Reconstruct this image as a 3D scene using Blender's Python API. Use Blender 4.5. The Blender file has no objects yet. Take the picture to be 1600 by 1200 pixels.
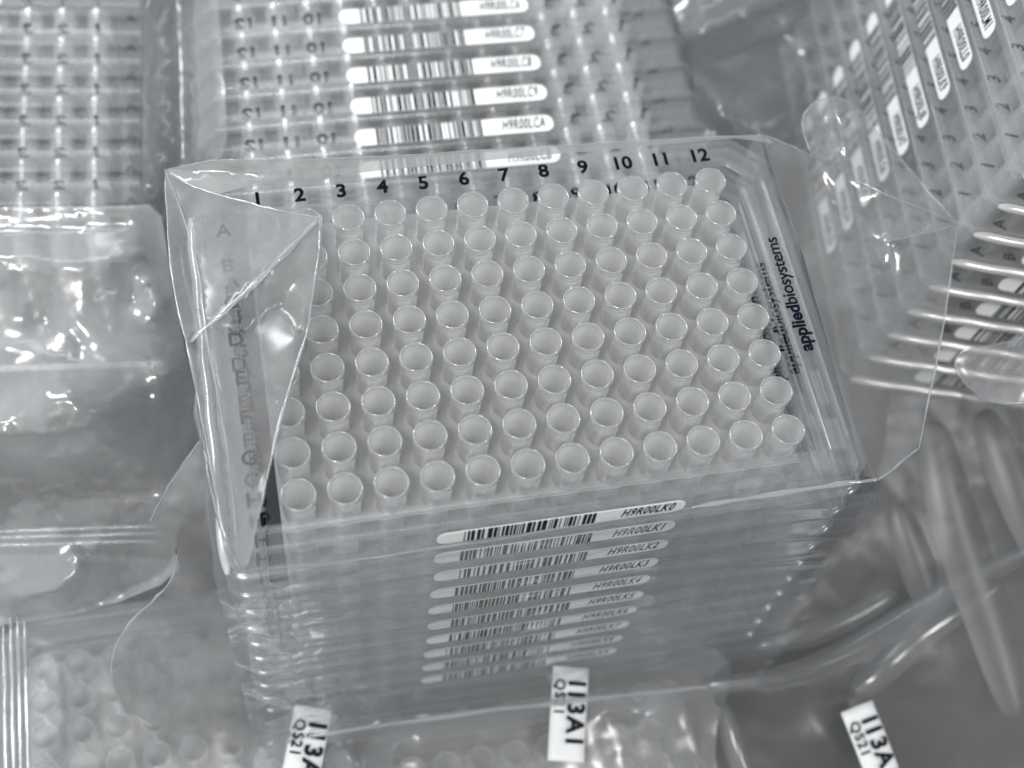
import bpy, bmesh, math, random
import numpy as np
from mathutils import Matrix, Vector, noise
from mathutils.geometry import delaunay_2d_cdt
S = 0.001                      # everything below is written in millimetres
scn = bpy.context.scene
COL = scn.collection
# ------------------------------------------------------------------ camera
RC = np.array([[0.9786254, 0.1209986, -0.1662878], [-0.1857431, 0.8671248, -0.4621625], [0.0882713, 0.4831707, 0.8710650]])
CC = np.array([-2.9212, -178.6111, 251.8161]); FPX = 2235.51
cd = bpy.data.cameras.new('camera'); cam = bpy.data.objects.new('camera', cd); COL.objects.link(cam)
m4 = Matrix([list(RC[i]) + [CC[i] * S] for i in range(3)] + [[0, 0, 0, 1]])
cam.matrix_world = m4
cd.sensor_width = 36; cd.sensor_fit = 'HORIZONTAL'; cd.lens = 36 * FPX / 1600
cd.clip_start = 0.01; cd.clip_end = 50
cd.dof.use_dof = True; cd.dof.focus_distance = 0.300; cd.dof.aperture_fstop = 10; cd.dof.aperture_blades = 0
scn.camera = cam
# ------------------------------------------------------------------ world, lamps, exposure
w = bpy.data.worlds.new('World'); scn.world = w; w.use_nodes = True
nt = w.node_tree; bg = nt.nodes['Background']
tc = nt.nodes.new('ShaderNodeTexCoord'); mp = nt.nodes.new('ShaderNodeMapping'); nz = nt.nodes.new('ShaderNodeTexNoise'); cr = nt.nodes.new('ShaderNodeValToRGB')
nz.inputs['Scale'].default_value = 2.2; nz.inputs['Detail'].default_value = 1.5
nt.links.new(tc.outputs['Generated'], mp.inputs['Vector']); nt.links.new(mp.outputs['Vector'], nz.inputs['Vector'])
sx = nt.nodes.new('ShaderNodeSeparateXYZ'); nt.links.new(tc.outputs['Generated'], sx.inputs[0])
g1 = nt.nodes.new('ShaderNodeMath'); g1.operation = 'MULTIPLY_ADD'; g1.inputs[1].default_value = -.27; nt.links.new(sx.outputs['X'], g1.inputs[0]); nt.links.new(nz.outputs['Fac'], g1.inputs[2])
nt.links.new(g1.outputs[0], cr.inputs['Fac']); nt.links.new(cr.outputs['Color'], bg.inputs['Color'])
cr.color_ramp.elements[0].position = .38; cr.color_ramp.elements[0].color = (.22, .225, .23, 1)
cr.color_ramp.elements[1].position = .66; cr.color_ramp.elements[1].color = (.75, .775, .79, 1)
bg.inputs['Strength'].default_value = 1.1
def area(name, loc, target, sx, sy, power, col=(1, 1, 1)):
    l = bpy.data.lights.new(name, 'AREA'); l.shape = 'RECTANGLE'; l.size = sx; l.size_y = sy; l.energy = power; l.color = col
    o = bpy.data.objects.new(name, l); COL.objects.link(o); o.location = loc
    o.rotation_euler = (Vector(target) - Vector(loc)).to_track_quat('-Z', 'Y').to_euler()
    return o
area('ceiling_panel_near_left', (-0.38, -0.52, 1.30), (0, 0, 0), 0.42, 0.15, 8.0, (1, .985, .96))
area('ceiling_panel_near_right', (1.00, -0.62, 1.05), (0, 0, 0), 0.30, 0.14, 4.2, (1, .985, .96))
area('ceiling_panel_far', (0.05, 1.75, 1.30), (0, 0, 0), 0.8, 0.05, 1.5, (.95, .98, 1))
area('added_side_panel', (-0.64, 0.86, 1.25), (0, 0, 0), 0.6, 0.35, 13.0, (.97, .99, 1))  # added soft panel, not a known window; gives the left films broad reflections
scn.view_settings.view_transform = 'Standard'; scn.view_settings.look = 'None'
scn.view_settings.exposure = 0.34; scn.view_settings.gamma = 1; scn.view_settings.use_curve_mapping = False
cy = scn.cycles
cy.max_bounces = 14; cy.transparent_max_bounces = 40; cy.transmission_bounces = 6; cy.diffuse_bounces = 12; cy.glossy_bounces = 3
cy.caustics_reflective = False; cy.caustics_refractive = False; cy.sample_clamp_indirect = 4
cy.use_denoising = True; cy.use_adaptive_sampling = True; cy.adaptive_threshold = 0.02
# ------------------------------------------------------------------ helpers
def ray(u, v): return RC @ np.array([(u - 800) / FPX, (600 - v) / FPX, -1.0])
def P(u, v, z):
    d = ray(u, v); return CC + d * (z - CC[2]) / d[2]
def mesh(name, verts, faces, mat, parent=None, smooth=True, loc=None):
    me = bpy.data.meshes.new(name); me.from_pydata([tuple(c * S for c in p) for p in verts], [], faces)
    me.validate(); me.update()
    if mat: me.materials.append(mat)
    if smooth: me.shade_smooth()
    o = bpy.data.objects.new(name, me); COL.objects.link(o)
    if parent: o.parent = parent
    if loc is not None: o.location = [c * S for c in loc]
    return o
def tag(o, label=None, cat=None, group=None, kind=None):
    for k, v in (('label', label), ('category', cat), ('group', group), ('kind', kind)):
        if v: o[k] = v
    return o
def dup(o, parent):
    c = o.copy(); COL.objects.link(c); c.parent = parent; return c
class MB:
    def __init__(s): s.v = []; s.f = []
    def add(s, v, f):
        n = len(s.v); s.v += [tuple(p) for p in v]; s.f += [tuple(i + n for i in q) for q in f]
    def box(s, x0, x1, y0, y1, z0, z1):
        s.add([(x, y, z) for z in (z0, z1) for y in (y0, y1) for x in (x0, x1)],
              [(0, 2, 3, 1), (4, 5, 7, 6), (0, 1, 5, 4), (2, 6, 7, 3), (0, 4, 6, 2), (1, 3, 7, 5)])
# ------------------------------------------------------------------ materials
def newmat(name):
    m = bpy.data.materials.new(name); m.use_nodes = True; n = m.node_tree.nodes; n.clear()
    out = n.new('ShaderNodeOutputMaterial'); return m, m.node_tree, out
def film_mat(name, trans=.5, milk=.12, tint=(.95, .96, .97), rough=.11, boost=1.2, bump=.25, bscale=120, grow=.35, milkcol=(.80, .81, .82)):
    """thin plastic: clear body, faint scatter, fresnel gloss"""
    m, t, out = newmat(name); N = t.nodes.new; L = t.links.new
    tr = N('ShaderNodeBsdfTransparent'); tr.inputs[0].default_value = (*tint, 1)
    df = N('ShaderNodeBsdfDiffuse'); df.inputs[0].default_value = (*milkcol, 1)
    tl = N('ShaderNodeBsdfTranslucent'); tl.inputs[0].default_value = (*milkcol, 1)
    gl = N('ShaderNodeBsdfGlossy'); gl.inputs['Color'].default_value = (1, 1, 1, 1); gl.inputs['Roughness'].default_value = rough
    lw = N('ShaderNodeLayerWeight'); lw.inputs['Blend'].default_value = .25
    f0 = N('ShaderNodeLayerWeight'); f0.inputs['Blend'].default_value = .5      # 1 - |cos|, the same from both sides of a thin sheet
    fp = N('ShaderNodeMath'); fp.operation = 'POWER'; fp.inputs[1].default_value = 4.5; L(f0.outputs['Facing'], fp.inputs[0])
    fr = N('ShaderNodeMath'); fr.operation = 'MULTIPLY_ADD'; fr.inputs[1].default_value = .85; fr.inputs[2].default_value = .05; L(fp.outputs[0], fr.inputs[0])
    mul = N('ShaderNodeMath'); mul.operation = 'MULTIPLY'; mul.inputs[1].default_value = boost; mul.use_clamp = True
    # milkiness grows where one looks along the sheet (more plastic in the way)
    ma = N('ShaderNodeMath'); ma.operation = 'MULTIPLY_ADD'; ma.inputs[1].default_value = grow; ma.inputs[2].default_value = milk; ma.use_clamp = True
    s1 = N('ShaderNodeMixShader'); s1.inputs[0].default_value = trans
    s2 = N('ShaderNodeMixShader'); s3 = N('ShaderNodeMixShader')
    L(df.outputs[0], s1.inputs[1]); L(tl.outputs[0], s1.inputs[2])
    L(lw.outputs['Facing'], ma.inputs[0])
    if bump:
        tc = N('ShaderNodeTexCoord'); n1 = N('ShaderNodeTexNoise'); n1.inputs['Scale'].default_value = bscale; n1.inputs['Detail'].default_value = 3
        b = N('ShaderNodeBump'); b.inputs['Strength'].default_value = bump; b.inputs['Distance'].default_value = .0006
        L(tc.outputs['Object'], n1.inputs['Vector']); L(n1.outputs['Fac'], b.inputs['Height'])
        for q in (gl, df, f0): L(b.outputs[0], q.inputs['Normal'])
        n2 = N('ShaderNodeTexNoise'); n2.inputs['Scale'].default_value = 45; n2.inputs['Detail'].default_value = 4
        r2 = N('ShaderNodeMapRange'); r2.inputs[1].default_value = .3; r2.inputs[2].default_value = .7; r2.inputs[3].default_value = .6; r2.inputs[4].default_value = 1.4
        L(tc.outputs['Object'], n2.inputs['Vector']); L(n2.outputs['Fac'], r2.inputs[0])
        mm = N('ShaderNodeMath'); mm.operation = 'MULTIPLY'; mm.use_clamp = True
        L(ma.outputs[0], mm.inputs[0]); L(r2.outputs[0], mm.inputs[1]); L(mm.outputs[0], s2.inputs[0])
    else:
        L(ma.outputs[0], s2.inputs[0])
    L(tr.outputs[0], s2.inputs[1]); L(s1.outputs[0], s2.inputs[2])
    L(fr.outputs[0], mul.inputs[0]); L(mul.outputs[0], s3.inputs[0]); L(s2.outputs[0], s3.inputs[1]); L(gl.outputs[0], s3.inputs[2])
    L(s3.outputs[0], out.inputs[0]); return m
def solid(name, col, rough=.5, spec=.5, var=.0):
    m, t, out = newmat(name); b = t.nodes.new('ShaderNodeBsdfPrincipled')
    b.inputs['Base Color'].default_value = (*col, 1); b.inputs['Roughness'].default_value = rough; b.inputs['Specular IOR Level'].default_value = spec
    if var:
        tc = t.nodes.new('ShaderNodeTexCoord'); n = t.nodes.new('ShaderNodeTexNoise'); n.inputs['Scale'].default_value = 60; n.inputs['Detail'].default_value = 5
        r = t.nodes.new('ShaderNodeValToRGB'); t.links.new(tc.outputs['Object'], n.inputs['Vector']); t.links.new(n.outputs['Fac'], r.inputs['Fac']); t.links.new(r.outputs['Color'], b.inputs['Base Color'])
        r.color_ramp.elements[0].position = .3; r.color_ramp.elements[1].position = .7
        r.color_ramp.elements[0].color = tuple(c * (1 - var) for c in col) + (1,); r.color_ramp.elements[1].color = tuple(min(1, c * (1 + var)) for c in col) + (1,)
    t.links.new(b.outputs[0], out.inputs[0]); return m
M_CLEAR = film_mat('clear_polycarbonate', milk=.034, tint=(.982, .985, .988), rough=.17, boost=.9, bump=0, grow=.12, milkcol=(.85, .86, .87))
M_WELL = film_mat('frosted_polypropylene', trans=.62, milk=.34, tint=(.985, .985, .985), rough=.10, boost=1.3, bump=0, grow=.35, milkcol=(.965, .97, .97))
M_RIM = film_mat('clear_well_rim', trans=.5, milk=.16, tint=(.985, .985, .985), rough=.13, boost=4.5, bump=0, grow=.35, milkcol=(.9, .91, .92))
M_WEB = film_mat('frosted_deck', trans=.6, milk=.46, tint=(.98, .98, .98), rough=.25, boost=.8, bump=0, grow=.2, milkcol=(.96, .965, .97))
M_INK = solid('navy_ink', (.004, .0055, .012), .7, .05)
M_BAR = solid('barcode_ink', (.008, .010, .016), .6, .1)
M_LABEL = solid('white_label', (.80, .81, .81), .45, var=.03)
M_PAPER = solid('white_paper', (.78, .79, .80), .6, var=.03)
M_FILM = film_mat('bag_film', milk=.03, rough=.12, boost=1.0, bump=0, grow=.18)
M_FLAP = film_mat('bag_film_folded', milk=.50, rough=.22, boost=.8, bump=.10, bscale=60, grow=.30, milkcol=(.42, .425, .43))
M_FIN = film_mat('bag_film_single', milk=.26, rough=.15, boost=1.3, bump=.1, bscale=60, grow=.25, milkcol=(.46, .465, .47))
M_EDGE = film_mat('film_edge', milk=.28, rough=.09, boost=2.2, bump=0, grow=.4)
M_LIP = film_mat('bag_film_doubled', milk=.72, rough=.16, boost=1.0, bump=0, grow=.3, milkcol=(.55, .555, .56))
M_THIN = film_mat('bag_film_thin', milk=.12, rough=.38, boost=.6, bump=0, grow=.2)
M_HAZE = film_mat('bag_film_soft', milk=.30, rough=.24, boost=1.0, bump=0, grow=.3, milkcol=(.72, .73, .74))
M_GLINT = film_mat('skirt_glint', milk=.7, rough=.22, boost=5, bump=0, grow=.4, milkcol=(.9, .88, .87))  # pale colour stands in for light caught on the skirt lips
M_BACK = film_mat('bag_film_far', milk=.16, rough=.17, boost=1.6, bump=.1, bscale=35, grow=.3, milkcol=(.55, .56, .57))
M_WHITE = film_mat('bag_film_hazy', milk=.36, rough=.19, boost=2.2, bump=.03, bscale=35, grow=.3, milkcol=(.78, .79, .80))
M_DARK = film_mat('bag_film_shade_tint', milk=.34, rough=.40, boost=.9, bump=0, grow=.2, milkcol=(.20, .204, .21))  # clear film; the dark gap below it is put into this grey
M_FLOOR = solid('grey_bin', (.06, .062, .065), .6, var=.1)
# ------------------------------------------------------------------ the plate
def lathe(prof, n=36):
    v = []; f = []
    for r, z in prof:
        for i in range(n):
            a = 2 * math.pi * i / n; v.append((r * math.cos(a), r * math.sin(a), z))
    for j in range(len(prof) - 1):
        for i in range(n):
            f.append((j * n + i, (j + 1) * n + i, (j + 1) * n + (i + 1) % n, j * n + (i + 1) % n))
    return v, f
def rrect(d, n=7):
    """outline of the plate offset inwards by d: three rounded corners and one cut corner (A12)"""
    x0, x1, y0, y1 = -14.4 + d, 113.4 - d, -74.2 + d, 11.3 - d
    pts = []
    for (cx, cy, sx, sy, a0, rc, cut) in ((x1, y1, -1, -1, 0, 3, 6.5), (x0, y1, 1, -1, 90, 3, 0), (x0, y0, 1, 1, 180, 3, 0), (x1, y0, -1, 1, 270, 3, 0)):
        if cut:
            c = max(cut - .586 * d, .6)
            A = np.array((x1, y1 - c)); B = np.array((x1 - c, y1))
            for i in range(n): pts.append(tuple(A + (B - A) * (i / (n - 1))))
        else:
            r = max(rc - d, .4); ox, oy = cx + sx * r, cy + sy * r
            for i in range(n):
                a = math.radians(a0 + 90 * i / (n - 1)); pts.append((ox + r * math.cos(a), oy + r * math.sin(a)))
    return pts
def sweep(mb, prof, close=True):
    rings = []
    for d, z in prof: rings.append([(x, y, z) for x, y in rrect(d)])
    n = len(rings[0]); v = [p for r in rings for p in r]; f = []
    K = len(rings)
    for j in range(K if close else K - 1):
        k = (j + 1) % K
        for i in range(n): f.append((j * n + i, j * n + (i + 1) % n, k * n + (i + 1) % n, k * n + i))
    mb.add(v, f)
HERO_SPAN = 50.0
def build_plate_parts():
    pr = {}
    # clear frame: skirt, top edge, sunk ledge, inner wall
    mb = MB()
    prof = [(-.6, -10.25), (-1.05, -10.05), (-1.3, -9.65), (-1.25, -9.25), (-.85, -8.95), (-.3, -8.85), (0, -8.7), (0.1, -1.0), (.22, -.75), (1.5, -.7), (1.8, -1.5), (6.0, -1.6), (6.5, -2.0), (6.75, -5),
            (6.0, -5), (5.5, -2.9), (2.4, -2.6), (1.4, -2.2), (1.05, -3), (.9, -8.9), (.3, -10.1)]
    sweep(mb, prof)
    # strengthening ribs and slots on the wide ledge of the right-hand side
    for (x0, x1, y0, y1) in ((105.9, 106.5, -64, -2), (110.9, 111.3, -66, -1), (103.9, 104.3, -68, -6)):
        mb.box(x0, x1, y0, y1, -1.55, -.95)
    mb.box(107.2, 110.0, -68.5, -61.5, -1.5, -.9); mb.box(107.6, 109.6, -58, -50, -1.55, -1.15); mb.box(104.6, 105.5, -69, -60, -1.5, -.9)
    # stacking tabs on both long sides
    for x in (7.6, 87.5):
        mb.box(x - 2.3, x + 2.3, -74.9, -73.0, -3.4, .7); mb.box(x - 2.3, x + 2.3, 10.6, 12.0, -3.4, .7)
    pr['frame'] = mesh('frame', mb.v, mb.f, M_CLEAR); pr['frame'].data.set_sharp_from_angle(angle=math.radians(40))
    # edge line of the skirt
    # frosted deck with a hole for each well
    mb = MB(); n = 24; z = -9.0
    for c in range(12):
        for r in range(8):
            cx, cy2 = 9 * c, -9 * r; hx0 = 4.5 - (.8 if c == 0 else 0); hx1 = 4.5 - (.8 if c == 11 else 0); hy1 = 4.5 - (-.8 if r == 0 else 0); hy0 = 4.5 - (.8 if r == 7 else 0)
            inner = []; outer = []
            for i in range(n):
                q, t_ = divmod(i, 6); e = -1 + t_ / 3
                X, Y = ((1, e), (-e, 1), (-1, -e), (e, -1))[q]
                a = math.atan2(Y, X); ca, sa = math.cos(a), math.sin(a)
                outer.append((cx + X * (hx1 if X > 0 else hx0), cy2 + Y * (hy1 if Y > 0 else hy0), z)); inner.append((cx + 3.2 * ca, cy2 + 3.2 * sa, z))
            mb.add(inner + outer, [(i, i + n, (i + 1) % n + n, (i + 1) % n) for i in range(n)])
    pr['deck'] = mesh('well_deck', mb.v, mb.f, M_WEB, smooth=False)
    v, f = lathe([(3.22, -8.8), (3.25, -3), (3.26, -1.95), (3.3, -1.85), (3.4, -1.65), (3.43, -1.4), (3.36, -1.2), (3.3, -1.1), (3.38, -.9), (3.45, -.6), (3.44, -.3), (3.36, -.08), (3.27, 0), (3.18, -.08), (3.13, -.3), (3.08, -1.0), (2.95, -2.3), (2.5, -5.2), (1.5, -9.0), (.8, -10.2), (.02, -10.4)], 40)
    mbw = MB(); mbw.add(v, f)
    nrim0, nrim1 = 40 * 2, 40 * 15
    v, f = lathe([(3.15, -8.8), (2.95, -10.2), (1.5, -20.2), (.9, -20.8), (.02, -21)], 40); mbw.add(v, f)
    pr['well'] = mesh('well', mbw.v, mbw.f, M_WELL); pr['well'].data.materials.append(M_RIM)
    for i, p in enumerate(pr['well'].data.polygons):
        if nrim0 <= i < nrim1: p.material_index = 1
    return pr
def text_mesh(s, size, name, mat, shear=0., offset=0., depth=.02, space=1.0, fit=None):
    c = bpy.data.curves.new(name, 'FONT'); c.body = s; c.size = size; c.align_x = 'CENTER'; c.align_y = 'CENTER'; c.shear = shear; c.offset = offset; c.extrude = depth; c.space_character = space
    c.resolution_u = 3
    o = bpy.data.objects.new('tmp', c); COL.objects.link(o); bpy.context.view_layer.update()
    me = bpy.data.meshes.new_from_object(o.evaluated_get(bpy.context.evaluated_depsgraph_get()))
    me.name = name
    bpy.data.objects.remove(o); bpy.data.curves.remove(c)
    me.materials.clear(); me.materials.append(mat)
    if fit:                                            # scale to a given width (mm) and height factor
        xs = [v.co.x for v in me.vertices]; wd = max(xs) - min(xs); cxx = (max(xs) + min(xs)) / 2; k = fit / wd
        for v in me.vertices: v.co.x = (v.co.x - cxx) * k
    for v in me.vertices: v.co *= S
    return me
def link(name, me, parent, M):
    o = bpy.data.objects.new(name, me); COL.objects.link(o); o.parent = parent
    M = M.copy(); M.translation = M.translation * S; o.matrix_local = M; return o
PR = build_plate_parts()
DIG = {i: text_mesh(str(i), 4.8, 'column_number', M_INK, offset=.15) for i in range(1, 13)}
DIGB = {i: text_mesh(str(i), 5.6, 'column_number', M_INK, offset=.3) for i in range(1, 13)}
LET = {i: text_mesh('ABCDEFGH'[i], 4.4, 'row_letter', M_INK, offset=.11) for i in range(8)}
LOGO1 = text_mesh('applied', 4.1, 'printed_word', M_INK, offset=.13, space=.98, fit=11.5)
LOGO2 = text_mesh('biosystems', 4.1, 'printed_word', M_INK, offset=.05, space=.95, fit=17.4)
RZ = lambda a: Matrix.Rotation(math.radians(a), 4, 'Z')
def label_shape(w, h, n=6):
    pts = []
    r = h * .42
    for cx, cy, a0 in ((w / 2 - r, h / 2 - r, 0), (-w / 2 + r, h / 2 - r, 90), (-w / 2 + r, -h / 2 + r, 180), (w / 2 - r, -h / 2 + r, 270)):
        for i in range(n):
            a = math.radians(a0 + 90 * i / (n - 1)); pts.append((cx + r * math.cos(a), cy + r * math.sin(a)))
    return pts
def barcode(parent, M, code, seed, width=50., h=5.0):
    pts = label_shape(width, h); n = len(pts)
    lb = mesh('barcode_label', [(x, y, 0) for x, y in pts] + [(x, y, .12) for x, y in pts], [tuple(range(n, 2 * n)), tuple(range(n - 1, -1, -1))] + [(i, (i + 1) % n, (i + 1) % n + n, i + n) for i in range(n)], M_LABEL, smooth=False)
    lb.parent = parent; Mm = M.copy(); Mm.translation = Mm.translation * S; lb.matrix_local = Mm
    rnd = random.Random(seed); mb = MB(); x = -width / 2 + 5.3; end = width / 2 - 18.2; unit = .235
    while x < end:
        wb = unit * rnd.choice((1, 1, 2, 2, 3, 3, 4)); mb.box(x, x + wb, -h / 2 + .05, h / 2 - .05, .13, .16); x += wb + unit * rnd.choice((1, 1, 1, 2, 3))
    bb = mesh('bars', mb.v, mb.f, M_BAR, parent=lb, smooth=False)
    t = text_mesh(code, 4.7, 'code_text', M_BAR, shear=.32, offset=.1, space=1.12, fit=11.0); t.transform(Matrix.Diagonal((1, 1, 1, 1)))
    link('code_text', t, lb, Matrix.Translation((width / 2 - 7.6, .1, .15)))
    return lb
def Mx(cols, t):
    return Matrix([[cols[0][i], cols[1][i], cols[2][i], t[i]] for i in range(3)] + [[0, 0, 0, 1]])
M_FRONT = lambda cx, z: Mx(((1, 0, 0), (0, 0, 1), (0, -1, 0)), (cx, -74.25, z))
M_REAR = lambda cx, z: Mx(((-1, 0, 0), (0, 0, 1), (0, 1, 0)), (cx, 11.35, z))
M_SIDE = lambda cy_, z: Mx(((0, -1, 0), (0, 0, 1), (-1, 0, 0)), (-14.45, cy_, z))
first = {}
def plate(M, wells, code, seed, sides, label, group, name='well_plate', sdig=True, logo=True):
    root = bpy.data.objects.new(name, None); COL.objects.link(root); root.empty_display_size = .01
    Mm = M.copy(); Mm.translation = Mm.translation * S; root.matrix_world = Mm
    tag(root, label, 'well plate', group)
    for k in ('frame', 'deck'):
        if k in first: c = dup(PR[k], root)
        else: c = PR[k]; c.parent = root; first[k] = 1
    for c in range(12):
        for r in range(8):
            if not wells(c, r): continue
            if 'well' in first: o = dup(PR['well'], root)
            else: o = PR['well']; o.parent = root; first['well'] = 1
            o.location = (9 * c * S, -9 * r * S, 0)
    if sdig:
        for i in range(12): link('column_number', (DIGB if 'lying' in group else DIG)[i + 1], root, Matrix.Translation((9 * i - .5, 7.9, -1.52)))
        for i in range(8): link('row_letter', LET[i], root, Matrix.Translation((-8.4, -9 * i + .6, -1.52)))
    if logo:
        link('printed_word', LOGO1, root, Matrix.Translation((108.9, -39.3, -1.5)) @ RZ(90))
        link('printed_word', LOGO2, root, Matrix.Translation((108.9, -24.6, -1.5)) @ RZ(90))
    for s in sides:
        if s == 'front': barcode(root, M_FRONT(50.2, -4.7), code, seed)
        if s == 'rear': barcode(root, M_REAR(49, -4.7), code, seed)
        if s == 'side': barcode(root, M_SIDE(-31, -4.4), code, seed + 77)
    return root
# ------------------------------------------------------------------ ground
fl = mesh('ground', [(-2500, -2500, -188), (2500, -2500, -188), (2500, 2500, -188), (-2500, 2500, -188)], [(0, 1, 2, 3)], M_FLOOR, smooth=False)
tag(fl, 'grey surface under all the bagged plates', None, None, 'structure')
# ------------------------------------------------------------------ the upright stack in the open bag
ORD = ['topmost', 'second', 'third', 'fourth', 'fifth', 'sixth', 'seventh', 'eighth', 'ninth', 'lowest']
for k in range(10):
    if k < 2: wl = lambda c, r: True
    elif k < 4: wl = lambda c, r: True
    elif k < 10: wl = lambda c, r: r >= 4 or c in (0, 11)
    else: wl = lambda c, r: r >= 6 or c in (0, 11)
    lab = ('clear 96-well plate on top of the upright stack, column numbers and rims fully visible' if k == 0 else
           '%s plate of the upright stack, barcode label ending LK%d' % (ORD[k], k))
    jx = random.Random(k).uniform(-.25, .25) if k else 0
    plate(Matrix.Translation((jx, 0, -10.0 * k)), wl, 'H9R00LK%d' % k, 100 + k, ['front'], lab, 'plates in the upright centre stack')
def pose(R, T, dz=0, scale=1.0):
    T = CC + (np.array(T) - CC) * scale; R = np.array(R); t = T + R[:, 2] * dz
    return Matrix([list(R[i]) + [t[i]] for i in range(3)] + [[0, 0, 0, 1]])
RA = [[-0.99923, -0.02261, 0.03202], [0.03196, 0.00315, 0.99948], [-0.0227, 0.99974, -0.00242]]; TA = [99.663, 47.606, -40.86]
RB = [[-0.99646, 0.04962, 0.06788], [0.06579, -0.04251, 0.99693], [0.05235, 0.99786, 0.03909]]; TB = [-40.33, 53.038, -55.329]
RCc = [[0.16234, -0.96507, 0.20562], [0.98248, 0.17742, 0.05703], [-0.09152, 0.19276, 0.97697]]; TC = [166.325, -6.389, -29.4]
def ortho(R):
    u, s, v = np.linalg.svd(np.array(R)); return (u @ v).tolist()
RA, RB, RCc = ortho(RA), ortho(RB), ortho(RCc)
for k in range(-1, 6):
    code = 'H9R00LC' + {-1: 'B', 0: 'A', 1: '9', 2: '8', 3: '7', 4: '6', 5: '5'}[k]
    plate(pose(RA, TA, 10 * k), lambda c, r, k=k: r < 2 or (c in (0, 11) and r < 4), code, 300 + k, ['rear'],
          'plate in the lying barcode stack behind the centre stack, white label ending %s' % code[-3:], 'plates lying behind the centre stack')
for k in range(0, 7):
    where = ['nearest', 'second', 'third', 'fourth', 'fifth', 'sixth', 'farthest'][k]
    plate(pose(RB, TB, 10 * k), lambda c, r, k=k: r < 2 or (k == 0 and r < 5) or (c == 0 and r < 4), 'H9R00LD%d' % k, 400 + k, ['rear'],
          '%s plate of the lying stack at upper left, mirrored numbers on its edge' % where, 'plates lying in the upper left')
for k in range(-3, 7):
    plate(pose(RCc, TC, 10 * k), lambda c, r: r < 2 or c == 0, 'H9R00L%s' % 'ABCDEFGHJKLMNP'[k + 6] + str((k + 6) % 10), 500 + k, ['rear', 'side'],
          'plate %s of the tilted stack at upper right with barcodes running downward' % (['lowest', 'second from the bottom', 'third from the bottom', 'fourth from the bottom', 'fifth from the bottom', 'fifth from the top', 'fourth from the top', 'third from the top', 'second from the top', 'topmost'][k + 3]), 'plates of the tilted stack at upper right', logo=False)
for k in range(4):
    plate(Matrix.Translation((-68.5, -50 - 99, -112.5 - 10 * k)) @ RZ(90), (lambda c, r: c >= 7) if k == 0 else (lambda c, r: c >= 7 and (k == 1 or r == 7)), 'H9R00LE%d' % k, 600 + k, [],
          ('blurred plate at lower left, columns of large milky wells beside the zip lines',
           'second plate below the milky wells at lower left', 'third plate below the milky wells at lower left', 'fourth plate below the milky wells at lower left')[k], 'plates standing at lower left', sdig=False, logo=False)
for k in range(6):
    plate(Matrix.Translation((21, -189.5, -116 - 10 * k)) @ RZ(90), (lambda c, r: c > 7) if k == 0 else (lambda c, r: c == 11), 'H9R00LG%d' % k, 700 + k, [],
          'blurred upright plate under hazy film in front of the centre stack, top one' if k == 0 else 'blurred plate %d layers below the top one in front of the centre stack' % k, 'plates standing in front below the centre stack', sdig=False, logo=False)
for k in range(7):
    plate(Matrix.Translation((24, 9, -112.5 - 10 * k)), lambda c, r: r == 7, 'H9R00LS%d' % k, 800 + k, [],
          'plate %d layers below the centre stack that it carries' % (k + 1), 'plates carrying the centre stack', sdig=False, logo=False)
# ------------------------------------------------------------------ films
def inside(p, poly):
    x, y = p; c = False; n = len(poly); j = n - 1
    for i in range(n):
        xi, yi = poly[i]; xj, yj = poly[j]
        if (yi > y) != (yj > y) and x < (xj - xi) * (y - yi) / (yj - yi) + xi: c = not c
        j = i
    return c
def ridged(x, y, z=0):
    n = noise.noise(Vector((x, y, z))); return 1 - abs(n) * 2
def dens(pl, step):
    out = [pl[0]]
    for a, b in zip(pl, pl[1:]):
        L = math.hypot(b[0] - a[0], b[1] - a[1]); n = max(1, int(L / step))
        for i in range(1, n + 1): out.append(tuple(a[k] + (b[k] - a[k]) * i / n for k in range(3)))
    return out
def smooth_pl(pl, it=1, closed=False):
    for _ in range(it):
        n = [pl[0]] if not closed else []
        rng = range(len(pl) if closed else len(pl) - 1)
        for i in rng:
            a, b = pl[i], pl[(i + 1) % len(pl)]
            n.append(tuple(.75 * a[k] + .25 * b[k] for k in range(3))); n.append(tuple(.25 * a[k] + .75 * b[k] for k in range(3)))
        if not closed: n.append(pl[-1])
        pl = n
    return pl
def lathe_rod():
    v = []; f = []; n = 10; N = 44
    for i in range(N + 1):
        y = 10.5 - 84 * i / N; q = 1.3 * (min(1, (i + .3) / 2, (N - i + .3) / 2) ** .5)
        for k in range(n):
            a = 2 * math.pi * k / n; v.append((-15.2 + q * math.cos(a) + .12 * math.sin(i * .9), y, -9.4 + q * .8 * math.sin(a)))
    for i in range(N):
        for k in range(n): f.append((i * n + k, i * n + (k + 1) % n, (i + 1) * n + (k + 1) % n, (i + 1) * n + k))
    return v, f
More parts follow.
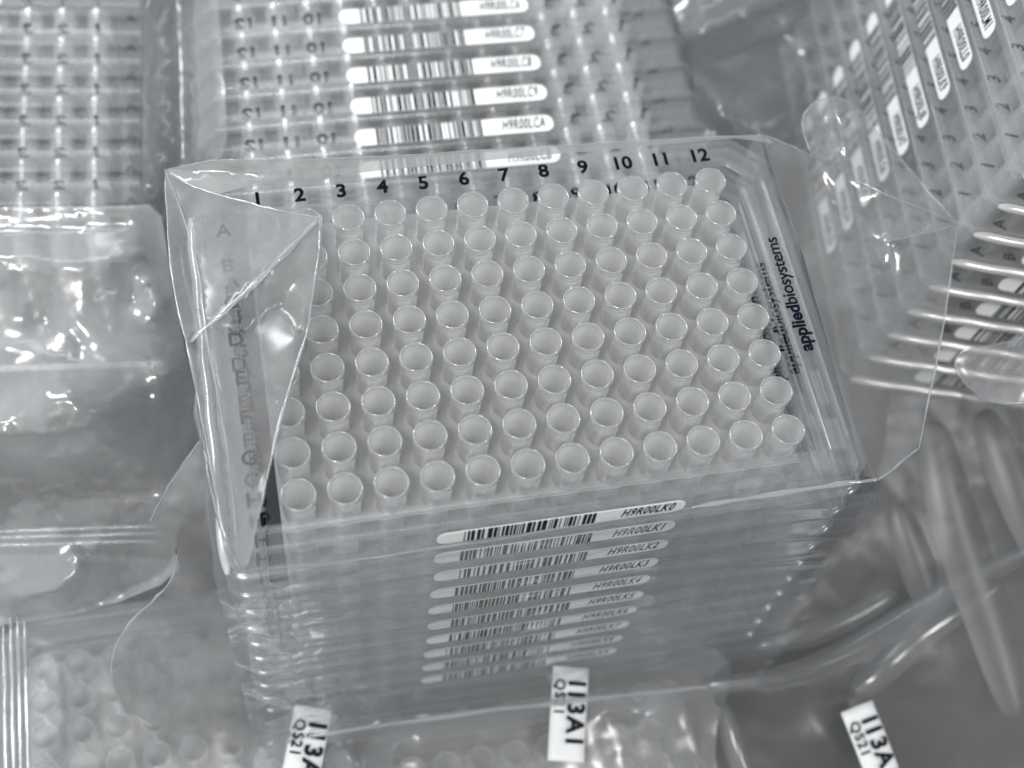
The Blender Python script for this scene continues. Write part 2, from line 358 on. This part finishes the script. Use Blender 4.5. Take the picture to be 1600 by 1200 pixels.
def film(name, outline, creases=(), points=(), step=14, amp=.6, freq=.02, stretch=(1, 1), ang=0, mat=None, parent=None, seed=0, ridge=0., relax=400, sm=1, soft=0):
    """a draped sheet: outline and creases are (u, v, height), heights between them relax like a taut skin, wrinkles on top"""
    ol = smooth_pl(list(outline), sm, True) if sm else list(outline)
    ol = dens(ol + [ol[0]], step)[:-1]
    poly = [(p[0], p[1]) for p in ol]
    V = list(ol); E = [(i, (i + 1) % len(ol)) for i in range(len(ol))]; fixed = len(ol)
    for c in creases:
        c = dens(list(c), step); b = len(V); V += c; E += [(b + i, b + i + 1) for i in range(len(c) - 1)]
    V += list(points); nfix = len(V)
    us = [p[0] for p in poly]; vs = [p[1] for p in poly]; rnd = random.Random(seed)
    fix = np.array([(p[0], p[1]) for p in V])
    g = step; y = min(vs)
    while y < max(vs):
        x = min(us) + (g / 2 if int(y / g) % 2 else 0)
        while x < max(us):
            q = (x + rnd.uniform(-.2, .2) * g, y + rnd.uniform(-.2, .2) * g)
            if inside(q, poly) and ((fix - q) ** 2).sum(1).min() > (g * .55) ** 2: V.append((q[0], q[1], None))
            x += g
        y += g * .87
    vo, eo, fo, ov, oe, of = delaunay_2d_cdt([Vector((p[0], p[1])) for p in V], E, [], 1, 1e-4)
    n = len(vo); z = np.full(n, np.nan)
    for i in range(n):
        for j in ov[i]:
            if V[j][2] is not None: z[i] = V[j][2]
    # vertices made where creases cross: nearest known
    nb = [set() for _ in range(n)]
    for f in fo:
        for a, b in zip(f, list(f[1:]) + [f[0]]): nb[a].add(b); nb[b].add(a)
    known = ~np.isnan(z)
    zz = np.where(known, z, np.nanmean(z))
    A = np.array([(a, b) for a in range(n) for b in nb[a]]); cnt = np.maximum(np.bincount(A[:, 0], minlength=n), 1)
    for _ in range(relax):
        s = np.bincount(A[:, 0], weights=zz[A[:, 1]], minlength=n) / cnt; zz = np.where(known, zz, s)
    for _ in range(soft): zz = .5 * zz + .5 * np.bincount(A[:, 0], weights=zz[A[:, 1]], minlength=n) / cnt
    ca, sa = math.cos(ang), math.sin(ang)
    verts = []
    for i in range(n):
        u, v = vo[i]; a = (u * ca + v * sa) * freq * stretch[0]; b = (-u * sa + v * ca) * freq * stretch[1]
        k = 1.0 if not known[i] else .35
        wr = amp * (noise.noise(Vector((a, b, seed * 7.3))) + .5 * noise.noise(Vector((a * 2.1, b * 2.1, seed + 3.1))))
        wr += ridge * (max(0, ridged(a * .9 + 5, b * .9, seed * 3.7) - .55) + .6 * max(0, ridged(a * 1.9, b * 1.7, seed * 1.7) - .6)) * 2
        verts.append(P(u, v, zz[i] + wr * k))
    faces = []
    for f in fo:
        f = list(f); a, b, c = (np.array(verts[q]) for q in f[:3])
        if np.dot(np.cross(b - a, c - a), CC - a) < 0: f.reverse()
        faces.append(f)
    o = mesh(name, verts, faces, mat or M_FILM, parent)
    return o
def tube(name, pl, r, mat, parent, pix=True, sm=2, taper=True, seed=0, jit=0.12):
    pl = smooth_pl(list(pl), sm); pts = [P(*p) for p in pl] if pix else [np.array(p) for p in pl]
    rnd = random.Random(seed); pts = [p + np.array([rnd.uniform(-jit, jit) for _ in range(3)]) for p in pts]
    v = []; f = []; n = 6; N = len(pts)
    for i, p in enumerate(pts):
        t = pts[min(i + 1, N - 1)] - pts[max(i - 1, 0)]; t = t / (np.linalg.norm(t) + 1e-9)
        a = np.cross(t, (0.13, .31, .94)); a /= np.linalg.norm(a) + 1e-9; b = np.cross(t, a)
        q = r * (math.sin(math.pi * min(max(i / (N - 1), .04), .96)) ** .4 if taper else 1) * (1 + .35 * math.sin(i * 1.7 + seed))
        for k in range(n):
            an = 2 * math.pi * k / n; v.append(p + q * (math.cos(an) * a + math.sin(an) * b))
    for i in range(N - 1):
        for k in range(n): f.append((i * n + k, i * n + (k + 1) % n, (i + 1) * n + (k + 1) % n, (i + 1) * n + k))
    f += [tuple(range(n - 1, -1, -1)), tuple(range((N - 1) * n, N * n))]
    return mesh(name, v, f, mat, parent)
def root(name, label, cat, group=None):
    o = bpy.data.objects.new(name, None); COL.objects.link(o); o.empty_display_size = .01
    return tag(o, label, cat, group)
# --- the hero bag
bag = root('plastic_bag', 'clear open plastic bag loosely wrapped around the upright centre stack, folded over its left side', 'plastic bag')
film('left_flap', [(258, 267, 1), (300, 291, 2), (342, 303, 3), (402, 320, 4.5), (450, 332, 6.5), (500, 340, 9), (497, 400, 8), (486, 475, 6), (478, 530, 4), (440, 640, 3.5), (412, 770, 3), (386, 885, .5),
                   (374, 888, -1), (350, 840, -4), (332, 740, -4), (312, 640, -4), (298, 560, -3), (276, 480, -3), (263, 380, -2)],
     creases=[[(258, 265, 1), (290, 345, 4), (312, 430, 6), (318, 500, 6.5), (340, 610, 5.5), (358, 720, 4), (372, 880, 0)],
              [(500, 340, 9), (455, 385, 9.5), (400, 440, 9.2), (345, 490, 8), (300, 530, 5)],
              [(486, 475, 6), (455, 560, 4.2), (425, 640, 4), (392, 800, 2)],
              [(470, 520, 4), (440, 470, 3.5), (380, 520, 3.2)]],
     step=9, amp=.5, freq=.014, ridge=.12, mat=M_FLAP, parent=bag, seed=1, sm=0)
tube('fold_edge', [(258, 267, 1.1), (300, 292, 2.2), (342, 304, 3.2), (402, 321, 4.7), (450, 333, 6.7), (500, 340, 9.2)], .22, M_EDGE, bag, seed=1)
tube('fold_edge', [(500, 340, 9.2), (498, 400, 8.2), (486, 475, 6.2), (478, 530, 4.2), (440, 640, 3.6), (412, 770, 3.1), (386, 885, .6)], .26, M_EDGE, bag, seed=2)
tube('fold_edge', [(258, 265, 1), (263, 380, -2), (276, 480, -3), (298, 560, -3), (312, 640, -4), (332, 740, -4), (350, 840, -4), (374, 888, -1)], .30, M_EDGE, bag, seed=3)
tube('fold_edge', [(498, 342, 9.7), (455, 386, 10), (400, 441, 9.8), (345, 491, 8.6), (296, 534, 5.4)], .55, M_EDGE, bag, seed=4)
tube('fold_edge', [(258, 265, 1.4), (290, 345, 4.5), (312, 430, 6.5), (318, 500, 7), (340, 610, 6), (358, 720, 4.5), (372, 880, .5)], .18, M_EDGE, bag, seed=5)
film('rear_lip', [(258, 265, 1), (300, 256, 3), (350, 248, 5), (430, 252, 4), (640, 242, 3.5), (860, 228, 3.5), (1080, 215, 3), (1190, 210, 3), (1215, 225, 1), (1150, 216, 1), (900, 238, .5), (640, 262, .5), (430, 284, 1), (390, 290, 1.5), (342, 303, 2.6), (300, 291, 1.8)],
     creases=[[(258, 265, 1), (320, 266, 2), (400, 270, 2)]], step=12, amp=.3, freq=.02, ridge=.1, mat=M_LIP, parent=bag, seed=2, sm=0)
tube('fold_edge', [(258, 265, 1), (300, 256, 3), (350, 248, 5), (430, 252, 4), (640, 242, 3.5), (860, 228, 3.5), (1080, 215, 3), (1190, 211, 3)], .16, M_EDGE, bag, seed=6)
# right-hand fin
film('right_fin', [(1190, 211, 3), (1225, 222, 2), (1268, 243, 0), (1254, 205, -2), (1253, 182, -3), (1272, 158, -4), (1308, 150, -4), (1336, 165, -5), (1400, 240, -7), (1450, 300, -9), (1496, 350, -11),
                   (1486, 430, -12), (1468, 545, -13), (1450, 630, -13), (1436, 700, -12), (1402, 728, -8), (1372, 750, -4), (1350, 742, -1.5), (1300, 560, .3), (1255, 400, .5), (1205, 262, .5)],
     creases=[[(1268, 243, 0), (1330, 278, -1), (1400, 312, -5), (1440, 325, -8), (1496, 350, -11)],
              [(1496, 350, -11), (1440, 366, -7), (1384, 378, -4)],
              [(1268, 243, 0), (1300, 320, -5), (1360, 380, -7.5), (1400, 460, -9)],
              [(1310, 170, 0), (1322, 230, 1), (1330, 276, -1)],
              [(1360, 550, -4), (1365, 640, -3.5), (1368, 742, -4)]],
     points=[(1300, 205, -8)], step=11, amp=1.0, freq=.012, ridge=.2, mat=M_FIN, parent=bag, seed=3, sm=0)
for i, (pl, r) in enumerate([([(1190, 211, 3), (1225, 222, 2), (1268, 243, 0)], .16), ([(1268, 243, 0), (1254, 205, -2), (1253, 182, -3), (1272, 158, -4), (1308, 150, -4), (1336, 165, -5)], .22),
                      ([(1336, 165, -5), (1400, 240, -7), (1450, 300, -9), (1496, 350, -11)], .17), ([(1496, 350, -11), (1486, 430, -12), (1468, 545, -13), (1450, 630, -13), (1436, 700, -12)], .24),
                      ([(1436, 700, -12), (1402, 728, -8), (1372, 750, -4)], .34), ([(1372, 750, -4), (1300, 758, -3.6), (1180, 776, -3.8), (1080, 793, -4.4)], .55),
                      ([(1080, 793, -4.4), (940, 815, -5), (780, 842, -6), (640, 862, -7), (520, 880, -8), (392, 890, -6)], .16),
                      ([(1330, 278, -.6), (1400, 312, -4.6), (1440, 325, -7.6), (1496, 350, -10.7)], .18), ([(1496, 350, -10.6), (1440, 366, -6.6), (1384, 378, -3.6)], .14)]):
    tube('fold_edge', pl, r, M_EDGE, bag, seed=20 + i)
# front film hugging the stack: real surface in millimetres
def grid_film(name, fn, nu, nv, mat, parent):
    v = [fn(i / nu, j / nv) for j in range(nv + 1) for i in range(nu + 1)]
    f = [(j * (nu + 1) + i, j * (nu + 1) + i + 1, (j + 1) * (nu + 1) + i + 1, (j + 1) * (nu + 1) + i) for j in range(nv) for i in range(nu)]
    return mesh(name, v, f, mat, parent)
def ffront(s, t):
    x = -17 + 133 * s; z = -6 - 94 * t
    rib = max(0, math.sin((z + 8) / 10 * 2 * math.pi + .4 * math.sin(x * .05))) ** 2
    wr = .8 * noise.noise(Vector((x * .03, z * .06, 2.2))) + .8 * max(0, ridged(x * .02 + z * .01, z * .07, 4.) - .7) * 2 + .12 * noise.noise(Vector((x * .08, z * .2, 8)))
    corner = 2.5 * math.exp(-((x + 14) / 9) ** 2) * (.5 + noise.noise(Vector((x * .2, z * .12, 1))))
    return (x, -76.6 - .22 * rib - wr * (1.1 if t > .03 else .2) - corner - 3.5 * t * t, z)
grid_film('front_film', ffront, 170, 120, M_FILM, bag)
def fright(s, t):
    y = -75 + 92 * s; z = -5 - 93 * t
    wr = 1.6 * noise.noise(Vector((y * .06, z * .05, 12.2))) + 1.2 * max(0, ridged(y * .05, z * .06, 14.) - .6)
    bulge = 9 * math.sin(math.pi * min(1, t * 1.3)) * math.exp(-((y + 60) / 40) ** 2)
    return (115.5 + wr + bulge, y, z)
grid_film('side_film', fright, 60, 60, M_FILM, bag)
def fleft(s, t):
    y = -77 + 92 * s; z = -3 - 96 * t
    wr = 1.6 * noise.noise(Vector((y * .06, z * .05, 22.2))) + 1.2 * max(0, ridged(y * .05, z * .06, 24.) - .6)
    return (-17 - wr, y, z)
grid_film('side_film', fleft, 60, 60, M_FILM, bag)
# left fin hanging off the front left corner
film('left_fin', [(312, 690, -6), (274, 743, -14), (248, 787, -22), (234, 815, -26), (262, 838, -30), (277, 862, -33), (275, 893, -38), (253, 927, -42), (205, 968, -50), (176, 1016, -56), (174, 1063, -62), (191, 1105, -70), (239, 1132, -76), (307, 1152, -84), (383, 1168, -92),
                  (470, 1160, -100), (480, 1130, -100), (420, 1112, -97), (398, 1095, -95), (388, 1010, -55), (372, 920, -12), (350, 850, -5), (332, 745, -5)],
     creases=[[(312, 690, -6), (330, 800, -14), (352, 900, -24), (366, 1000, -52), (372, 1105, -88)], [(188, 1036, -58), (240, 1070, -66), (330, 1110, -84), (383, 1150, -92)]],
     points=[(268, 786, -17)], step=12, amp=1.8, freq=.012, ridge=.5, mat=M_FLAP, parent=bag, seed=4, sm=0)
tube('fold_edge', [(312, 690, -6), (274, 743, -14), (248, 787, -22), (234, 815, -26)], .3, M_EDGE, bag, seed=40)
tube('fold_edge', [(277, 862, -33), (275, 893, -38), (253, 927, -42), (205, 968, -50), (176, 1016, -56), (174, 1063, -62), (191, 1105, -70), (239, 1132, -76)], .28, M_EDGE, bag, seed=41)
tube('fold_edge', [(318, 700, -5), (335, 790, -5), (352, 850, -5), (372, 905, -10)], .2, M_EDGE, bag, seed=42)
# --- other bags
b2 = root('plastic_bag', 'creased glossy bag with bright highlights left of the centre stack, its ziplock strip running sideways', 'plastic bag')
film('bag_film', [(-60, 325, -33), (60, 322, -34), (180, 322, -34), (250, 318, -36), (262, 400, -40), (275, 480, -46), (292, 560, -52), (312, 640, -58), (315, 700, -62), (300, 780, -66), (270, 850, -72), (285, 900, -76), (150, 955, -84), (-60, 985, -86)],
     creases=[[(-60, 408, -32), (60, 412, -32), (165, 411, -33), (222, 396, -35)],
              [(-60, 360, -36), (100, 358, -37), (200, 350, -37)],
              [(-60, 672, -40), (60, 664, -40), (140, 652, -38), (190, 660, -44), (250, 672, -50), (305, 690, -58)],
              [(-60, 722, -50), (80, 716, -50), (170, 700, -48)],
              [(-60, 765, -56), (120, 758, -57), (290, 745, -62)], [(-60, 785, -60), (120, 776, -61), (240, 770, -64)],
              [(20, 945, -78), (90, 920, -68), (122, 890, -66), (120, 850, -68)],
              [(228, 445, -36), (250, 480, -38), (262, 495, -44)], [(205, 470, -44), (235, 440, -38)],
              [(40, 480, -38), (70, 500, -44), (110, 500, -39), (125, 545, -44)], [(0, 545, -40), (60, 545, -41), (130, 560, -42)],
              [(60, 620, -36), (110, 615, -35), (170, 645, -40)], [(230, 560, -44), (262, 590, -42), (230, 620, -47)]],
     step=9, amp=2.6, freq=.005, ridge=.25, mat=M_WHITE, parent=b2, seed=5, sm=1, soft=2)
for i, (a, b, za) in enumerate([((-60, 832), (250, 822), -71), ((-60, 842), (250, 833), -71.5), ((-60, 852), (245, 846), -72)]):
    tube('zip_ridge', [(a[0], a[1], za), (100, (a[1] + b[1]) / 2, za), (b[0], b[1], za)], .5, M_EDGE, b2, seed=50 + i)
b3 = root('plastic_bag', 'flat bag edge standing in the gap between the two lying stacks behind', 'plastic bag')
film('bag_film', [(228, -40, -30), (262, -40, -42), (300, -40, -34), (338, -40, -26), (345, 60, -26), (352, 150, -26), (356, 240, -26), (320, 262, -34), (262, 262, -46), (238, 330, -44), (225, 330, -34), (222, 200, -30)],
     creases=[[(275, -40, -40), (282, 120, -42), (285, 255, -44)], [(303, -40, -28), (306, 100, -28), (312, 250, -30)], [(238, -40, -30), (236, 150, -32), (240, 300, -34)]],
     step=12, amp=1.2, freq=.02, stretch=(2, .4), ridge=.5, mat=M_BACK, parent=b3, seed=6)
b4 = root('plastic_bag', 'crumpled bag in the gap between the barcode stack and the tilted stack behind', 'plastic bag')
film('bag_film', [(1040, -40, -40), (1300, -40, -40), (1290, 40, -50), (1250, 90, -60), (1262, 170, -70), (1290, 260, -70), (1200, 262, -60), (1100, 262, -50), (1085, 120, -48), (1060, 40, -44)],
     creases=[[(1075, 62, -36), (1160, 30, -34), (1250, -5, -36)], [(1080, 105, -56), (1160, 75, -58), (1240, 50, -60)], [(1095, 120, -44), (1125, 165, -36), (1170, 215, -44)], [(1090, 140, -52), (1105, 215, -46)]],
     step=11, amp=1.6, freq=.018, ridge=.5, mat=M_BACK, parent=b4, seed=7, soft=2)
b5 = root('plastic_bag', 'large clear bag, shade beneath put into its grey, with soft diagonal folds filling the lower right', 'plastic bag')
film('bag_film', [(1400, 560, -70), (1470, 520, -62), (1530, 600, -66), (1660, 560, -60), (1660, 900, -90), (1660, 1260, -120), (1200, 1260, -120), (1120, 1260, -118), (1090, 1160, -112), (1100, 1070, -102), (1180, 1000, -104), (1300, 860, -100), (1370, 770, -90)],
     creases=[[(1110, 1075, -98), (1240, 1060, -98), (1330, 1020, -97), (1430, 960, -94), (1560, 880, -88), (1655, 850, -86)],
              [(1180, 1030, -108), (1270, 1000, -110), (1400, 930, -106)],
              [(1340, 1075, -104), (1385, 1040, -97), (1450, 980, -98), (1560, 925, -94)],
              [(1480, 700, -78), (1500, 800, -84), (1540, 900, -92), (1600, 1100, -106)],
              [(1265, 1115, -106), (1290, 1150, -103), (1320, 1180, -108)], [(1150, 1100, -108), (1180, 1200, -114)], [(1575, 615, -66), (1585, 700, -70), (1650, 760, -74)]],
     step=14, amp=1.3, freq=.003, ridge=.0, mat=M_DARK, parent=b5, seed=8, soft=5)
def fold_band(pl, wd, ht, mat, parent):
    """a broad soft fold: an arched strip of film following a path on the sheet"""
    pts = [P(*p) for p in smooth_pl(list(pl), 3)]; N = len(pts); v = []; f = []; m = 9
    for i, p in enumerate(pts):
        t = pts[min(i + 1, N - 1)] - pts[max(i - 1, 0)]; t /= np.linalg.norm(t) + 1e-9
        a = np.cross(t, (0, 0, 1)); a /= np.linalg.norm(a) + 1e-9; e = math.sin(math.pi * (.03 + .94 * i / (N - 1))) ** .6
        for k in range(m):
            q = -1 + 2 * k / (m - 1); v.append(p + a * wd * e * q + np.array((0, 0, 1.)) * ht * e * (1 - q * q) * (1 + .25 * math.sin(i * .21)))
    for i in range(N - 1):
        for k in range(m - 1): f.append((i * m + k, i * m + k + 1, (i + 1) * m + k + 1, (i + 1) * m + k))
    return mesh('soft_fold', v, f, mat, parent)
for pl, wd, ht in [([(1100, 1072, -99), (1240, 1058, -98), (1330, 1018, -97), (1430, 958, -94), (1560, 878, -88), (1655, 846, -86)], 3.6, 3.4),
                   ([(1335, 1085, -101), (1385, 1040, -98), (1450, 978, -97), (1560, 915, -93)], 4.2, 3.2),
                   ([(1455, 660, -74), (1485, 800, -82), (1530, 920, -90), (1590, 1120, -101)], 5.0, 3.5),
                   ([(1180, 1010, -104), (1290, 990, -104), (1400, 925, -101)], 3.2, 2.6),
                   ([(1540, 640, -70), (1590, 760, -76), (1650, 900, -84)], 5.0, 4.0),
                   ([(1130, 1100, -106), (1150, 1180, -109), (1180, 1255, -112)], 3.0, 2.4), ([(1400, 790, -84), (1440, 900, -92), (1460, 960, -96)], 3.6, 3.0)]:
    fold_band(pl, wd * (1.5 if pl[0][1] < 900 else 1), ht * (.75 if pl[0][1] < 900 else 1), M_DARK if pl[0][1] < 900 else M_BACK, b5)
b8 = root('plastic_bag', 'hazy bag in front below the centre stack, bright seam sweeping across its milky plates', 'plastic bag')
film('bag_film', [(440, 1110, -100), (560, 1085, -100), (760, 1055, -101), (980, 1020, -102), (1110, 1000, -104), (1150, 1050, -104), (1110, 1160, -108), (1140, 1260, -112), (800, 1260, -112), (380, 1260, -112), (400, 1170, -106)],
     creases=[[(480, 1152, -97), (700, 1117, -96), (900, 1094, -97), (1000, 1085, -98), (1110, 1072, -99)], [(470, 1170, -104), (700, 1138, -104), (1000, 1105, -104)],
              [(510, 1150, -98), (545, 1175, -94), (565, 1220, -100)], [(560, 1180, -99), (590, 1230, -97)],
              [(940, 1090, -101), (960, 1150, -104), (985, 1250, -108)], [(1010, 1090, -101), (1040, 1170, -105), (1060, 1250, -109)], [(1060, 1090, -101), (1090, 1170, -106), (1110, 1240, -110)]],
     step=11, amp=1.2, freq=.012, ridge=.2, mat=M_HAZE, parent=b8, seed=18, soft=1)
tube('seam', [(470, 1153, -96.5), (700, 1117, -95.5), (900, 1094, -96.5), (1110, 1072, -98)], .7, M_EDGE, b8, seed=80)
b6 = root('plastic_bag', 'rounded milky bag corner poking in at the right edge below the bright plate edges', 'plastic bag')
film('bag_film', [(1490, 560, -20), (1510, 545, -18), (1560, 540, -16), (1660, 500, -14), (1660, 620, -18), (1600, 630, -22), (1545, 630, -24), (1505, 600, -22)], step=12, amp=.5, freq=.01, ridge=.0, mat=M_FLAP, parent=b6, seed=9)
tube('fold_edge', [(1660, 500, -14), (1560, 540, -16), (1510, 545, -18), (1489, 562, -20), (1505, 600, -22), (1545, 630, -24), (1600, 631, -22), (1660, 620, -18)], .35, M_BACK, b6, seed=60)
glint_parents = [o for o in bpy.data.objects if o.parent is None and 'tilted stack' in str(o.get('label', ''))]
glint_rod = mesh('skirt_glint_rod', *lathe_rod(), M_GLINT)  # rod added over each skirt lip as its bright reflection
for i, o in enumerate(glint_parents):
    c = glint_rod if i == 0 else glint_rod.copy()
    if i: COL.objects.link(c)
    c.parent = o
b7 = root('plastic_bag', 'bag at the lower left edge with blue-grey zip lines over the milky well bottoms', 'plastic bag')
film('bag_film', [(-60, 870, -88), (60, 866, -88), (180, 866, -89), (290, 880, -90), (320, 1000, -94), (330, 1100, -98), (430, 1180, -103), (430, 1270, -106), (-60, 1270, -102)],
     creases=[[(-50, 1005, -86), (80, 1000, -85), (110, 1012, -88)], [(-50, 975, -90), (100, 968, -90), (250, 950, -91)], [(30, 980, -84), (36, 1100, -92), (40, 1260, -100)], [(60, 1015, -88), (150, 1020, -90)]],
     step=12, amp=1.0, freq=.012, ridge=.2, mat=M_THIN, parent=b7, seed=10)
for i, x in enumerate((4, 16, 27, 38)):
    tube('zip_ridge', [(x, 965, -83), (x + 3, 1080, -90), (x + 6, 1265, -98)], .45, M_EDGE, b7, seed=70 + i, jit=.05)
# --- paper strips
def strip(cx, cy, top, lines, ang, wpx, z0, tiltz, label, dy0):
    """paper strip: centre line starts at pixel top=(u,v) and runs down; placed on the film at height z0"""
    a = P(*top, z0); b = P(cx, cy, z0 + tiltz); d = b - a; L = np.linalg.norm(d); d /= L
    nrm = np.array((0, -.25, .97)); sx = np.cross(d, nrm); sx /= np.linalg.norm(sx); nn = np.cross(sx, d)
    if nn[2] < 0: nn = -nn; sx = -sx
    # local frame: x = reading direction (down the strip), y = up of the letters (to the right)
    Y = np.cross(nn, d); W = wpx
    n = 14; v = []; f = []
    for i in range(n + 1):
        for j, yy in enumerate((-W / 2, -W / 4, 0, W / 4, W / 2)):
            v.append((L * i / n, yy, .5 * math.sin(i * .5) * .4 + .25 * math.cos(j)))
    m5 = 5
    for i in range(n):
        for j in range(4): f.append((i * m5 + j, (i + 1) * m5 + j, (i + 1) * m5 + j + 1, i * m5 + j + 1))
    o = mesh('paper_label', v, f, M_PAPER)
    md = o.modifiers.new('thickness', 'SOLIDIFY'); md.thickness = .0001
    Mw = Mx((d, Y, nn), a); Mw.translation = Mw.translation * S; o.matrix_world = Mw
    tag(o, label, 'paper label', 'printed paper labels inside the lower bags')
    for s, size, x, y, bold in lines:
        link('printed_code', text_mesh(s, size, 'printed_code', M_BAR, offset=bold, space=1.15), o, Matrix.Translation((x, y, 1.0)))
    return o
big = [('I13A1', 6.0, 11.5, 1.5, .24), ('QS21', 3.6, 7.6, -2.7, .1)]
strip(884, 1190, (892, 1042), big, 0, 9.2, -96, -6, 'white paper label at bottom centre just under the stack, printed I13A1', 0)
strip(455, 1290, (490, 1105), [('I13A1', 6.0, 11.5, 1.7, .24), ('QS21', 3.6, 7.6, -2.5, .1)], 0, 9.2, -96, -10, 'white paper label at the bottom edge left of centre, partly behind the bag film', 0)
strip(1412, 1290, (1338, 1104), big, 0, 9.2, -98, -8, 'white paper label at lower right lying on the folded bag tinted as shade', 0)
scn.unit_settings.system = 'METRIC'
